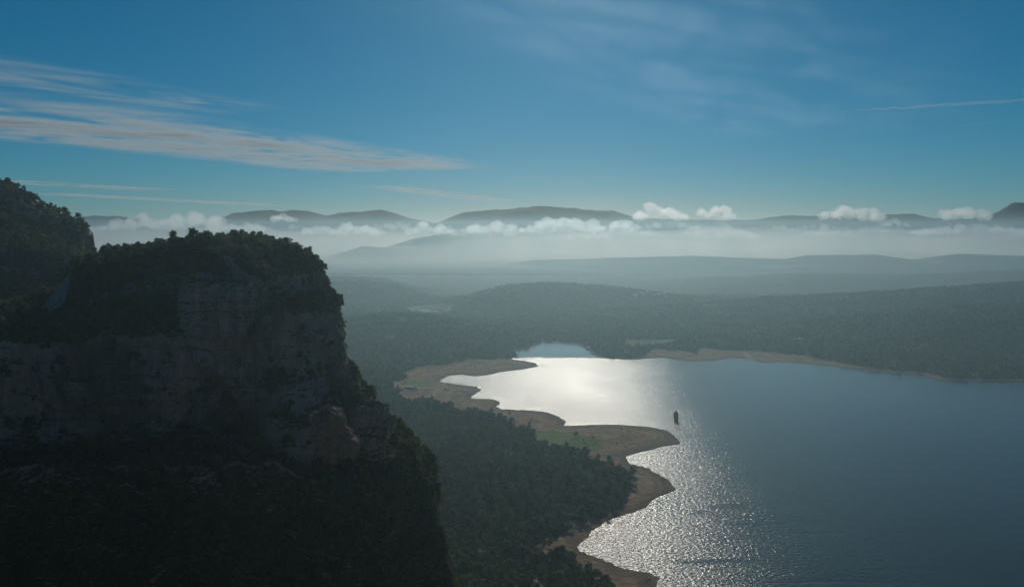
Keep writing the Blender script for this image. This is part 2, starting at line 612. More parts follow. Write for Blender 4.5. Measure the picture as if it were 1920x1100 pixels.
forest = np.where(GY < 1500, f_near, np.where(spit, np.maximum(f_spit, f_near), f_gen))
forest = np.where((GX < 700) & (GY < 1900), np.where(spit, np.maximum(f_spit * (GY > 1850), f_near), f_near), forest)
forest = forest * (1 - field)
track = np.zeros(GX.shape)
for pts, wd in (([(772, 725), (800, 726), (850, 726), (890, 727)], 2.6), ([(1008, 1066), (1011, 1085), (1014, 1105)], 4.0),
                ([(1395, 657), (1404, 664), (1413, 673)], 5.0), ([(1440, 674), (1470, 673), (1500, 676)], 3.0)):
    pl = [(*at_z(x, y, 6 if x < 1000 else 10), 0) for x, y in pts]
    dd, _ = polyline(pl, GX, GY)
    track = np.maximum(track, 1 - sstep(wd, wd + 5, dd))
forest = forest * (1 - track)
GZ2 = GZ + forest * sstep(4300, 4700, GY) * 6.0 * noise3(GX / 22, GY / 22, 0, 77)
ground = mesh_obj('ground', np.stack([GX, GY, GZ2], -1).reshape(-1, 3), grid_faces(len(ys), len(xs)), M['ground'])
ca = ground.data.color_attributes.new('cover', 'FLOAT_COLOR', 'POINT')
cov = np.stack([track, field, forest, np.ones(GX.shape)], -1).astype(np.float32)
ca.data.foreach_set('color', cov.ravel())
tag(ground, 'wooded valley floor with bare brown drawdown banks around the lake', kind='structure')

def sample(arr, x, y):
    i = np.clip(np.searchsorted(xs, x) - 1, 0, len(xs) - 2)
    j = np.clip(np.searchsorted(ys, y) - 1, 0, len(ys) - 2)
    fx = (x - xs[i]) / (xs[i + 1] - xs[i])
    fy = (y - ys[j]) / (ys[j + 1] - ys[j])
    return (arr[j, i] * (1 - fx) * (1 - fy) + arr[j, i + 1] * fx * (1 - fy) + arr[j + 1, i] * (1 - fx) * fy + arr[j + 1, i + 1] * fx * fy)

# ------------------------------------------------------------------ water
water = mesh_obj('lake', [(-1200, 250, 0), (4200, 250, 0), (4200, 4200, 0), (-1200, 4200, 0)], [(0, 1, 2, 3)], M['water'], smooth=False)
tag(water, 'wide reservoir lake with the sun glittering on its ruffled water', kind='structure')

# ------------------------------------------------------------------ far mountains
def mountains():
    x = np.arange(-17000, 17001, 62.0)
    y = np.concatenate([[6575.0], np.arange(6576, 10100, 60.0), np.arange(10100, 19000, 95.0), np.arange(19000, 27000, 190.0)])
    X, Y = np.meshgrid(x, y)
    base = 18 + 16 * fbm(X / 900, Y / 900, 0, 4, 5) + 0.006 * (Y - 6570) + 14 * np.exp(-((Y - 6570) / 500) ** 2)
    rr = [
        (crest([(300, 505), (440, 500), (520, 498), (620, 486), (650, 472), (682, 462), (740, 464), (790, 448), (830, 438), (900, 430), (1000, 426), (1150, 426)], [8600, 9000, 9200, 9300, 9400, 9500, 9800, 10300, 11000, 11800, 12200, 12400]), 600),
        (crest([(780, 540), (860, 528), (900, 510), (940, 496), (1000, 488), (1090, 486), (1180, 482), (1300, 480), (1400, 484), (1480, 486), (1520, 478), (1640, 477), (1720, 488), (1800, 476), (1920, 480), (2200, 480), (2600, 484)], 8300), 620),
        (crest([(1200, 505), (1350, 498), (1450, 503), (1600, 496), (1750, 502), (1920, 494), (2300, 498)], 7300), 380),
        (crest([(-300, 415), (-100, 404), (60, 412), (140, 409), (180, 404), (235, 406), (290, 414), (350, 424)], 17000), 900),
        (crest([(360, 425), (405, 412), (440, 400), (500, 393), (560, 394), (610, 403), (660, 399), (715, 393), (760, 406), (800, 416), (825, 420)], 14500), 1100),
        (crest([(790, 424), (822, 417), (850, 406), (868, 397), (905, 393), (950, 392), (1010, 388), (1080, 391), (1140, 394), (1185, 406), (1240, 410), (1400, 413)], 13800), 1000),
        (crest([(1320, 414), (1400, 413), (1440, 408), (1480, 403), (1520, 405), (1580, 404), (1650, 403), (1690, 402), (1708, 402), (1740, 409), (1780, 411), (1830, 410), (1920, 408), (2100, 404), (2500, 412)], 16000), 1000),
        (crest([(1790, 414), (1850, 406), (1880, 394), (1900, 382), (1910, 379), (1940, 388), (2000, 396), (2100, 392), (2400, 404)], 21000), 900),
    ]
    Z = base
    for pts, wd in rr:
        dd, zc = polyline(pts, X, Y)
        g = 1 / (1 + (dd / wd) ** 2)
        off = 1 - np.exp(-(dd / (0.4 * wd)) ** 2)
        r = 1 + off * (0.22 * ridged(X / 1100, Y / 1100, 0, 31, 5) - 0.10) + 0.045 * fbm(X / 260, Y / 260, 0, 8, 4)
        Z = np.maximum(Z, zc * g * r)
    Z[0] = -20.0
    o = mesh_obj('mountains', np.stack([X, Y, Z], -1).reshape(-1, 3), grid_faces(len(y), len(x)), M['mountain'])
    tag(o, 'distant blue mountain ranges rising above the fog', kind='structure')

def mat_mountain():
    m, nt, out = new_mat('mountain_forest')
    t = NT(nt)
    pos = t.pos()
    c = t.ramp(t.noise(pos, 0.004, 6, 0.65), [(0.3, (0.022, 0.036, 0.024)), (0.6, (0.04, 0.055, 0.035)), (0.8, (0.08, 0.08, 0.06))])
    p = t.principled(c, 0.9, t.bump(t.noise(pos, 0.02, 5, 0.7), 1.0, 25.0), 0.1)
    nt.links.new(p.outputs[0], out.inputs['Surface'])
    return m
M['mountain'] = mat_mountain()
mountains()

# ------------------------------------------------------------------ cliffs
def smooth_plan(pts, n, fine=None):
    pts = np.array(pts, float)
    seg = np.linalg.norm(np.diff(pts, axis=0), axis=1)
    s = np.concatenate([[0], np.cumsum(seg)])
    t = np.linspace(0, s[-1], n)
    if fine:
        a, b = s[fine[0]], s[fine[1]]
        t = np.concatenate([np.linspace(0, a, 60)[:-1], np.linspace(a, b, n - 110), np.linspace(b, s[-1], 52)[1:]])
    P = np.stack([np.interp(t, s, pts[:, 0]), np.interp(t, s, pts[:, 1])], -1)
    T = np.gradient(P, axis=0) / np.gradient(t)[:, None]
    k = 15
    ker = np.hanning(k + 2)[1:-1]
    ker /= ker.sum()
    for _ in range(3):
        Tp = np.pad(T, ((k // 2, k // 2), (0, 0)), mode='edge')
        T = np.stack([np.convolve(Tp[:, c], ker, 'valid') for c in (0, 1)], -1)
    T /= np.linalg.norm(T, axis=1)[:, None]
    N = np.stack([T[:, 1], -T[:, 0]], -1)
    return P, N, t

def make_cliff(name, plan, front, right, ns, nt_, topf, seed, wall_amp=1.0, label='', fine=None):
    P, N, t = smooth_plan(plan, ns, fine)
    ns = len(P)
    front = np.array(front, float)
    right = np.array(right, float)
    wgt = sstep(0.5, 0.97, N[:, 0])
    L = front[None] * (1 - wgt[:, None, None]) + right[None] * wgt[:, None, None]   # ns, levels, 2
    tf = topf(P[:, 0], P[:, 1])
    zt = L[:, :, 0]
    L[:, :, 0] = np.where(zt > 343, 343 + (zt - 343) * tf[:, None], zt) if tf is not None else zt
    seglen = np.linalg.norm(np.diff(front, axis=0), axis=1)
    seglen = np.concatenate([[0], np.cumsum(seglen)])
    seg = np.abs(np.diff(front, axis=0))
    wt = np.where(seg[:, 0] > 1.6 * seg[:, 1], 2.3, 1.0)
    wt[:2] = 0.15
    wt[-1] = 0.4
    wcum = np.concatenate([[0], np.cumsum(wt * np.diff(seglen))])
    u = np.interp(np.linspace(0, wcum[-1], nt_), wcum, seglen)
    Z = np.empty((ns, nt_))
    O = np.empty((ns, nt_))
    for i in range(ns):
        Z[i] = np.interp(u, seglen, L[i, :, 0])
        O[i] = np.interp(u, seglen, L[i, :, 1])
    X = P[:, None, 0] + N[:, None, 0] * O
    Y = P[:, None, 1] + N[:, None, 1] * O
    # steepness of the profile decides what kind of relief the rock has
    dz = np.abs(np.gradient(Z, axis=1))
    do = np.abs(np.gradient(O, axis=1))
    steep = sstep(0.5, 2.0, dz / (do + 0.15))
    k = np.hanning(9)
    k /= k.sum()
    steep = np.apply_along_axis(lambda r: np.convolve(np.pad(r, 4, mode='edge'), k, 'valid'), 1, steep)
    big = fbm(X / 48, Y / 48, Z / 60, seed, 4) * 7.0
    col = (1 - np.abs(noise3(X / 13, Y / 13, Z / 70, seed + 3))) * 2.4 + fbm(X / 5.0, Y / 5.0, Z / 30, seed + 5, 3) * 1.5
    col = col + (np.abs(noise3(X / 30, Y / 30, Z / 160, seed + 23)) - 0.3) * 9.0
    zz = Z + 5 * fbm(X / 60, Y / 60, 0, seed + 7, 3) + 0.10 * X
    st = zz / 6.5
    fr = st - np.floor(st)
    layer = _hash(np.floor(st).astype(np.int64), np.zeros_like(st, dtype=np.int64), np.zeros_like(st, dtype=np.int64), seed + 9)
    nxt = _hash(np.floor(st).astype(np.int64) + 1, np.zeros_like(st, dtype=np.int64), np.zeros_like(st, dtype=np.int64), seed + 9)
    strata = (layer + (nxt - layer) * sstep(0.7, 1.0, fr)) * 1.5
    cleft = np.abs(noise3(X / 42 + Z / 160, Y / 42, Z / 240, seed + 51))
    col = col - 6.5 * (1 - sstep(0, 0.07, cleft))
    S = t[:, None] + 0 * Z
    bx = np.floor(S / 7.5 + 0.8 * noise3(X / 9, Y / 9, Z / 9, seed + 31)).astype(np.int64)
    bz = np.floor(st * 0.8 + 0.35 * noise3(X / 11, Y / 11, 0, seed + 33)).astype(np.int64)
    block = _hash(bx, bz, np.zeros_like(bx), seed + 35) * 1.9
    crack = np.abs(noise3(X / 8, Y / 8, Z / 55, seed + 37))
    strata = strata + block - 2.2 * (1 - sstep(0, 0.09, crack)) - 0.5 * (1 - sstep(0.0, 0.12, fr)) * sstep(-0.1, 0.3, noise3(X / 20, Y / 20, Z / 20, seed + 41))
    small = fbm(X / 2.6, Y / 2.6, Z / 2.6, seed + 11, 3) * 0.9
    D = wall_amp * (big * (0.35 + 0.65 * sstep(0, 1, steep)) + steep * (col + strata - 3.0) + small)
    X = X + N[:, None, 0] * D
    Y = Y + N[:, None, 1] * D
    Z = Z + (1 - steep) * (2.2 * fbm(X / 9, Y / 9, 0, seed + 15, 4) + 3.0 * fbm(X / 35, Y / 35, 0, seed + 19, 2))
    o = mesh_obj(name, np.stack([X, Y, Z], -1).reshape(-1, 3), grid_faces(ns, nt_)[:, ::-1], M['rock'])
    tag(o, label, kind='structure')
    # points on the gentle parts, where plants can root
    V = np.stack([X, Y, Z], -1)
    a = V[1:, :-1] - V[:-1, :-1]
    b = V[:-1, 1:] - V[:-1, :-1]
    nrm = np.cross(a, b)
    ln = np.linalg.norm(nrm, axis=-1) + 1e-9
    nz = np.abs(nrm[..., 2]) / ln
    c = (V[1:, :-1] + V[:-1, 1:]) * 0.5
    frac = np.broadcast_to((u[:-1] + u[1:])[None] * 0.5, nz.shape)
    return c.reshape(-1, 3), nz.ravel(), ln.ravel(), frac.ravel(), seglen, o

cliff_front = [(250, -260), (380, -190), (388, -95), (385, -70), (372, -42), (358, -38), (346, -6), (341, -1), (315, 1), (297, 0), (289, 1), (283, 4),
               (279, 26), (268, 31), (200, 58), (150, 84), (60, 140)]
cliff_right = [(250, -230), (380, -150), (389, -50), (384, -25), (373, -9), (359, -4), (351, 1), (341, 0), (318, 1), (299, 10), (290, 19), (268, 20),
               (264, 42), (248, 51), (190, 58), (140, 66), (60, 120)]
plan1 = [(-70, -40), (-190, 25), (-300, 110), (-400, 210), (-450, 300), (-440, 350), (-400, 375), (-330, 405), (-270, 425), (-215, 430), (-165, 424), (-137, 430), (-128, 450), (-112, 476), (-104, 488),  # first points: unseen bend toward camera, added to block sky and darken lower left
         (-110, 512), (-132, 560), (-160, 640), (-190, 720)]
C1 = make_cliff('cliff', plan1, cliff_front, cliff_right, 900, 520,
                lambda x, y: 0.04 + 0.96 * np.maximum(sstep(-300, -205, x), sstep(320, 240, y)), 100, 1.0, 'sheer grey limestone cliff above the valley, dark in its own shade', fine=(4, 17))
hill_front = [(250, -300), (436, -170), (441, -115), (434, -88), (424, -82), (402, -45), (386, -10), (380, 0), (370, 3), (355, 25), (330, 60), (300, 100), (200, 160)]
hill_right = [(250, -260), (436, -130), (440, -78), (434, -58), (421, -40), (409, -24), (395, -8), (381, 0), (367, 1), (352, 8), (330, 22), (300, 50), (200, 100)]
plan2 = [(-760, 500), (-640, 540), (-540, 575), (-440, 612), (-360, 640), (-336, 650), (-356, 680), (-480, 765), (-660, 850)]
C2 = make_cliff('rocky_hill', plan2, hill_front, hill_right, 460, 260,
                lambda x, y: np.where(y > 652, 0.5, np.interp(x, [-418, -396, -376, -359, -338], [1.0, 0.82, 0.69, 0.6, 0.5])), 300, 1.05, 'steep scrub covered hill with rock bands behind the cliff')

# ------------------------------------------------------------------ rocks that stand free of the cliff
def rock_mass(name, loc, size, seed, label, cat, rz=0.0, tilt=(0, 0), taper=0.15, boxy=3.2, strata_dir=(0, 0, 1), amp=1.0, undercut=0.0, mat=None):
    bm = bmesh.new()
    bmesh.ops.create_icosphere(bm, subdivisions=6, radius=1.0)
    co = np.array([v.co[:] for v in bm.verts])
    r = (np.abs(co) ** boxy).sum(1) ** (-1.0 / boxy)
    co = co * r[:, None]
    sx, sy, sz = size
    tz = (co[:, 2] + 1) / 2
    f = 1 - taper * tz - undercut * (1 - tz) ** 1.5
    P = np.stack([co[:, 0] * sx / 2 * f, co[:, 1] * sy / 2 * f, co[:, 2] * sz / 2], -1)
    rot = Matrix.Rotation(tilt[1], 3, 'Y') @ Matrix.Rotation(tilt[0], 3, 'X')
    P = P @ np.array(rot).T
    nrm = P / (np.linalg.norm(P, axis=1)[:, None] + 1e-6)
    sd = np.array(strata_dir, float)
    sd /= np.linalg.norm(sd)
    h = P @ sd + 1.5 * fbm(P[:, 0] / 12, P[:, 1] / 12, P[:, 2] / 12, seed, 3)
    st = h / 1.7
    lay = _hash(np.floor(st).astype(np.int64), np.zeros(len(st), np.int64), np.zeros(len(st), np.int64), seed)
    cr = np.abs(noise3(P[:, 0] / 4.5, P[:, 1] / 4.5, P[:, 2] / 9, seed + 2))
    d = fbm(P[:, 0] / 11, P[:, 1] / 11, P[:, 2] / 11, seed + 4, 4) * 3.4 + (lay - 0.5) * 1.5 - (1 - sstep(0, 0.12, cr)) * 1.2
    d = d + fbm(P[:, 0] / 1.8, P[:, 1] / 1.8, P[:, 2] / 1.8, seed + 6, 3) * 0.6
    P = P + nrm * (d * amp)[:, None]
    P[:, 2] += sz / 2
    for v, p in zip(bm.verts, P):
        v.co = p
    o = bm_obj(name, bm, mat or M['stone'], smooth=False)
    o.location = loc
    o.rotation_euler = (0, 0, rz)
    tag(o, label, cat)
    return o

x, y, z = at_y(622, 852, 412)
rock_mass('boulder', (x, y, z - 2), (24, 22, 27), 501, 'huge tilted boulder with sunlit layered top on the cliff ledge', 'boulder', 0.2, (0.22, -0.45), 0.42, 3.8, (0.5, 0.1, 0.8), 1.5, mat=M['boulder'])
x, y, z = at_y(405, 622, 424)
rock_mass('rock_outcrop', (x, y + 6, z - 3), (39, 30, 30), 533, 'blocky pale rock outcrop jutting from the upper cliff face', 'rock', 0.15, (0.0, 0.04), -0.02, 4.6, (0, 0.1, 1), 1.5, 0.25, mat=M['rock'])
x, y, z = at_y(694, 846, 455)
rock_mass('rock_pinnacle', (x, y, z - 3), (21, 26, 31), 577, 'dark squared rock pinnacle on the edge of the ledge', 'rock', 0.2, (0.0, 0.05), 0.12, 4.0, (0.2, 0, 1), 2.0, mat=M['rock'])

# ------------------------------------------------------------------ trees
def tube(bm, pts, radii, seg=6):
    rings = []
    for i, (p, r) in enumerate(zip(pts, radii)):
        p = Vector(p)
        d = (Vector(pts[min(i + 1, len(pts) - 1)]) - Vector(pts[max(i - 1, 0)])).normalized()
        a = d.orthogonal().normalized()
        b = d.cross(a)
        rings.append([bm.verts.new(p + (a * math.cos(2 * math.pi * k / seg) + b * math.sin(2 * math.pi * k / seg)) * r) for k in range(seg)])
    for q, w_ in zip(rings[:-1], rings[1:]):
        for k in range(seg):
            bm.faces.new((q[k], q[(k + 1) % seg], w_[(k + 1) % seg], w_[k]))
    bm.faces.new(rings[-1])
    bm.faces.new(list(reversed(rings[0])))

def tree_meshes(seed, h, r, low, kind):
    """a trunk with limbs and a crown of leaf clumps; heights in metres"""
    rg = np.random.default_rng(seed)
    bm = bmesh.new()
    lean = rg.normal(0, 0.05, 2)
    top = (lean[0] * h, lean[1] * h, h * 0.8)
    tube(bm, [(0, 0, -1.2), (lean[0] * h * .3, lean[1] * h * .3, h * .3), top], [0.22, 0.16, 0.05], 6)
    nc = 17 if kind != 'bush' else 11
    cs = []
    for i in range(nc):
        a = rg.uniform(0, 2 * math.pi)
        q = rg.uniform(0.0, 1.0)
        if kind == 'pine':
            zz = low + (h - low) * q
            rad = r * (1.05 - 0.75 * q) * rg.uniform(0.35, 0.95)
        else:
            zz = low + (h - low) * (0.15 + 0.8 * q)
            rad = r * math.sqrt(max(0.05, 1 - (2 * q - 0.85) ** 2)) * rg.uniform(0.3, 0.95)
        cs.append((math.cos(a) * rad + lean[0] * zz, math.sin(a) * rad + lean[1] * zz, zz, r * rg.uniform(0.26, 0.48)))
    for c in cs[:6]:
        s = 0.25 + 0.4 * rg.random()
        tube(bm, [(top[0] * s, top[1] * s, top[2] * s), ((c[0] + top[0] * s) / 2, (c[1] + top[1] * s) / 2, (c[2] + top[2] * s) / 2 + 0.2), c[:3]], [0.09, 0.06, 0.03], 4)
    tr = bpy.data.meshes.new('trunk')
    bm.to_mesh(tr)
    bm.free()
    tr.materials.append(M['bark'])
    vs = []
    for cx, cy_, cz, cr in cs:
        n = 30
        dirs = rg.normal(size=(n, 3))
        dirs /= np.linalg.norm(dirs, axis=1)[:, None]
        rad = cr * rg.uniform(0.55, 1.1, n)
        ctr = np.array([cx, cy_, cz]) + dirs * rad[:, None] * np.array([1, 1, 0.75])
        u = rg.normal(size=(n, 3))
        u -= (u * dirs).sum(1)[:, None] * dirs * 0.75
        u /= np.linalg.norm(u, axis=1)[:, None]
        v = np.cross(dirs, u) + 0.3 * rg.normal(size=(n, 3))
        v /= np.linalg.norm(v, axis=1)[:, None]
        s = rg.uniform(0.24, 0.46, n)[:, None] * (r / 2.6) ** 0.5
        vs.append(np.stack([ctr - u * s, ctr + v * s * 0.7, ctr + u * s, ctr - v * s * 0.7], 1))
    vs = np.concatenate(vs).reshape(-1, 3)
    me = bpy.data.meshes.new('crown')
    me.from_pydata(vs.tolist(), [], np.arange(len(vs)).reshape(-1, 4).tolist())
    me.materials.append(M['leaf'])
    return tr, me

VAR = [tree_meshes(900 + i, h, r, low, k) for i, (h, r, low, k) in enumerate(
    [(5.2, 2.6, 1.2, 'oak'), (6.0, 2.7, 1.6, 'oak'), (4.4, 2.5, 0.8, 'oak'), (7.2, 2.3, 2.0, 'pine'), (6.4, 2.2, 1.4, 'pine'), (3.4, 2.2, 0.5, 'bush'), (5.6, 3.1, 1.4, 'oak')])]

def tree(loc, var, scale, rz, label, group, name='evergreen_tree', cat='tree', leaf=None):
    e = empty(name, loc, rz, scale)
    tag(e, label, cat, group)
    tr, cr = VAR[var]
    for nm, me in (('trunk', tr), ('crown', cr)):
        o = bpy.data.objects.new(nm, me)
        COL.objects.link(o)
        o.parent = e
    if leaf:
        o.data = cr.copy()
        o.data.materials[0] = leaf
    return e, o

crowns = []
taken = []
def pick_trees(C, count, sel, mind, label, group, srange, variants):
    c, nz, area, fr, seg, ob = C
    idx = np.where(sel(c, nz, fr))[0]
    p = area[idx] / area[idx].sum()
    order = RNG.choice(idx, size=min(len(idx), count * 14), replace=False, p=p)
    got = 0
    for i in order:
        q = c[i]
        if any((q[0] - a) ** 2 + (q[1] - b) ** 2 < mind * mind and abs(q[2] - d) < 5 for a, b, d in taken):
            continue
        taken.append(tuple(q))
        e, o = tree(tuple(q - np.array([0, 0, 0.2])), int(RNG.choice(variants)), RNG.uniform(*srange), RNG.uniform(0, 6.28), label, group)
        crowns.append(o)
        got += 1
        if got >= count:
            break
    return got

inview = lambda c: (c[:, 0] / c[:, 1] > -0.68) & (c[:, 0] / c[:, 1] < 0.7)
s1, s2 = C1[4], C2[4]
pick_trees(C1, 150, lambda c, nz, fr: (fr > s1[2] - 35) & (fr < s1[4] + 3) & (nz > 0.3) & inview(c) & (c[:, 1] < 590), 3.6,
           'dark evergreen tree on the wooded crown of the sheer cliff', 'trees on the crown of the cliff', (1.1, 1.9), [0, 1, 2, 4, 6])
pick_trees(C1, 50, lambda c, nz, fr: (fr > s1[5]) & (fr < s1[7]) & (nz > 0.3) & inview(c), 3.4,
           'small evergreen tree on the terrace between the cliff walls', 'trees on the terrace of the cliff', (0.9, 1.5), [0, 2, 5, 6])
pick_trees(C1, 30, lambda c, nz, fr: (fr > s1[11]) & (fr < s1[13]) & (nz > 0.3) & inview(c), 3.4,
           'stunted evergreen tree rooted on the ledge at the foot of the main wall', 'trees on the lower ledge of the cliff', (0.55, 0.95), [0, 2, 5])
pick_trees(C2, 66, lambda c, nz, fr: (fr > s2[2] - 20) & (fr < s2[9]) & (nz > 0.2) & inview(c), 4.2,
           'dark evergreen tree on the steep scrub hill behind the cliff', 'trees on the rocky hill', (1.0, 1.8), [0, 1, 2, 5, 6])
# trees on the open ground by the lake
for px, py, v, s, lab, leaf in ((1080, 818, 0, 2.0, 'lone round dark tree beside the green lakeside field', None),
                                (957, 820, 1, 1.9, 'pale yellow green tree at the edge of the green field', M['leaf_light']),
                                (955, 775, 2, 1.6, 'small dark tree standing alone on the brown bank', None)):
    x, y = at_z(px, py, 4)
    tree((x, y, float(sample(GZ, np.array([x]), np.array([y]))[0]) - 0.3), v, s, 0.5, lab, None, name='lone_tree', leaf=leaf)

# prototypes of the mass planting: the crowns of a few of the trees above
kinds = {}
for o in crowns:
    kinds.setdefault(o.data.name, o)
proto = bpy.data.collections.new('crown_kinds')
COL.children.link(proto)
for o in kinds.values():
    proto.objects.link(o)

def scatter_tree():
    g = bpy.data.node_groups.new('scatter_crowns', 'GeometryNodeTree')
    g.interface.new_socket('Geometry', in_out='INPUT', socket_type='NodeSocketGeometry')
    g.interface.new_socket('Geometry', in_out='OUTPUT', socket_type='NodeSocketGeometry')
    n = g.nodes
    gi, go = n.new('NodeGroupInput'), n.new('NodeGroupOutput')
    ci = n.new('GeometryNodeCollectionInfo')
    ci.inputs['Collection'].default_value = proto
    ci.inputs['Separate Children'].default_value = True
    ci.inputs['Reset Children'].default_value = True
    ip = n.new('GeometryNodeInstanceOnPoints')
    ip.inputs['Pick Instance'].default_value = True
    a_s = n.new('GeometryNodeInputNamedAttribute')
    a_s.data_type = 'FLOAT_VECTOR'
    a_s.inputs['Name'].default_value = 'size'
    a_r = n.new('GeometryNodeInputNamedAttribute')
    a_r.data_type = 'FLOAT_VECTOR'
    a_r.inputs['Name'].default_value = 'turn'
    a_k = n.new('GeometryNodeInputNamedAttribute')
    a_k.data_type = 'INT'
    a_k.inputs['Name'].default_value = 'pick'
    l = g.links
    l.new(gi.outputs[0], ip.inputs['Points'])
    l.new(ci.outputs[0], ip.inputs['Instance'])
    l.new(a_k.outputs['Attribute'], ip.inputs['Instance Index'])
    l.new(a_r.outputs['Attribute'], ip.inputs['Rotation'])
    l.new(a_s.outputs['Attribute'], ip.inputs['Scale'])
    l.new(ip.outputs[0], go.inputs[0])
    return g
SCATTER = scatter_tree()

def scatter(name, pts, smin, smax, label, zs=(0.85, 1.15)):
    n = len(pts)
    me = bpy.data.meshes.new(name)
    me.vertices.add(n)
    me.vertices.foreach_set('co', np.asarray(pts, np.float32).ravel())
    s = smin + (smax - smin) * RNG.random(n) ** 1.5
    size = np.stack([s, s, s * RNG.uniform(*zs, n)], -1).astype(np.float32)
    me.attributes.new('size', 'FLOAT_VECTOR', 'POINT').data.foreach_set('vector', size.ravel())
    turn = np.stack([RNG.normal(0, .06, n), RNG.normal(0, .06, n), RNG.uniform(0, 6.28, n)], -1).astype(np.float32)
    me.attributes.new('turn', 'FLOAT_VECTOR', 'POINT').data.foreach_set('vector', turn.ravel())
    me.attributes.new('pick', 'INT', 'POINT').data.foreach_set('value', RNG.integers(0, 64, n).astype(np.int32))
    me.update()
    o = bpy.data.objects.new(name, me)
    COL.objects.link(o)
    md = o.modifiers.new('scatter', 'NODES')
    md.node_group = SCATTER
    tag(o, label, kind='stuff')
    return o

def forest_pts(x0, x1, y0, y1, per, lo, hi):
    n = int((x1 - x0) * (y1 - y0) / per)
    x = RNG.uniform(x0, x1, n)
    y = RNG.uniform(y0, y1, n)
    b = sample(forest, x, y)
    patch = 0.5 + 0.5 * fbm(x / 60, y / 60, 0, 91, 3)
    r = x / y
    keep = (fbm(x / 38, y / 38, 0, 97, 3) > -0.33) & (RNG.random(n) < b * (0.62 + 0.5 * patch)) & (r > lo) & (r < hi) & (sample(GD, x, y) > 3)
    x, y = x[keep], y[keep]
    z = sample(GZ, x, y)
    return np.stack([x, y, z - 0.3], -1)

scatter('lakeside_forest', forest_pts(-420, 260, 640, 2150, 28, -0.26, 0.3), 0.65, 2.7, 'dense dark evergreen forest between the cliff foot and the lake')
scatter('peninsula_forest', np.concatenate([forest_pts(-950, 170, 2050, 3300, 50, -0.27, 0.05), forest_pts(-1250, 240, 3300, 4600, 90, -0.27, 0.05)]), 1.1, 2.2, 'hazy forest on the low wooded peninsula beyond the sandy spits')
scatter('far_bank_forest', np.concatenate([forest_pts(100, 2500, 2000, 3350, 62, 0.05, 0.72), forest_pts(160, 3300, 3350, 4600, 95, 0.05, 0.72)]), 1.1, 2.3, 'hazy forest on the hills of the far lake bank')
# sparse bushes on the bare banks
def bank_pts():
    n = 3000
    x = RNG.uniform(-300, 300, n)
    y = RNG.uniform(850, 2300, n)
    d = sample(GD, x, y)
    b = sample(forest, x, y)
    k = (d > 10) & (b < 0.5) & (fbm(x / 40, y / 40, 0, 95, 3) > 0.2) & (x / y > -0.2)
    x, y = x[k], y[k]
    return np.stack([x, y, sample(GZ, x, y) - 0.2], -1)
scatter('bank_shrubs', bank_pts(), 0.3, 1.0, 'scattered low shrubs on the bare brown lake banks')
def rock_shrubs(C, n, sel):
    c, nz, area, fr, seg, ob = C
    idx = np.where(sel(c, nz, fr))[0]
    i = RNG.choice(idx, size=min(n, len(idx)), replace=False, p=area[idx] / area[idx].sum())
    return c[i] - np.array([0, 0, 0.25])
scatter('cliff_scrub', np.concatenate([rock_shrubs(C1, 5600, lambda c, nz, fr: (nz > np.where(fr > s1[7], 0.5, 0.36)) & inview(c) & (c[:, 1] > 300) & (fr > s1[2] - 18) & (fr < s1[14])),
                                       rock_shrubs(C1, 70, lambda c, nz, fr: (nz > 0.15) & (nz <= 0.42) & inview(c) & (c[:, 1] > 300) & (fr > s1[4])),
                                       rock_shrubs(C1, 7000, lambda c, nz, fr: (nz > 0.15) & inview(c) & (c[:, 1] > 250) & (fr > s1[13])),
                                       rock_shrubs(C1, 4200, lambda c, nz, fr: (nz > 0.5) & (c[:, 0] < -185) & (c[:, 1] > 330) & inview(c) & (c[:, 2] > 338) & (fr > s1[2] - 110))]), 0.4, 1.3, 'low dark scrub covering the ledges and the crown of the cliff')
scatter('hill_scrub', rock_shrubs(C2, 7000, lambda c, nz, fr: (nz > 0.17) & inview(c) & (fr > s2[2] - 15)), 0.5, 1.25, 'low dark scrub covering the rocky hill behind the cliff')

# ------------------------------------------------------------------ bell tower standing in the lake
def box(bm, x0, x1, y0, y1, z0, z1):
    v = [bm.verts.new(p) for p in ((x0, y0, z0), (x1, y0, z0), (x1, y1, z0), (x0, y1, z0), (x0, y0, z1), (x1, y0, z1), (x1, y1, z1), (x0, y1, z1))]
    for f in ((3, 2, 1, 0), (4, 5, 6, 7), (0, 1, 5, 4), (1, 2, 6, 5), (2, 3, 7, 6), (3, 0, 4, 7)):
        bm.faces.new([v[i] for i in f])

def arch_prism(bm, w_, h, d, n=8):
    """a round-headed opening, width w_, height h, depth d, standing at the origin and facing -Y"""
    pr = [(-w_ / 2, 0), (w_ / 2, 0)] + [(w_ / 2 * math.cos(math.pi * k / n), h - w_ / 2 + w_ / 2 * math.sin(math.pi * k / n)) for k in range(n + 1)]
    a = [bm.verts.new((x, 0, z)) for x, z in pr]
    b = [bm.verts.new((x, d, z)) for x, z in pr]
    bm.faces.new(a)
    bm.faces.new(list(reversed(b)))
    m = len(pr)
    for k in range(m):
        bm.faces.new((a[(k + 1) % m], a[k], b[k], b[(k + 1) % m]))

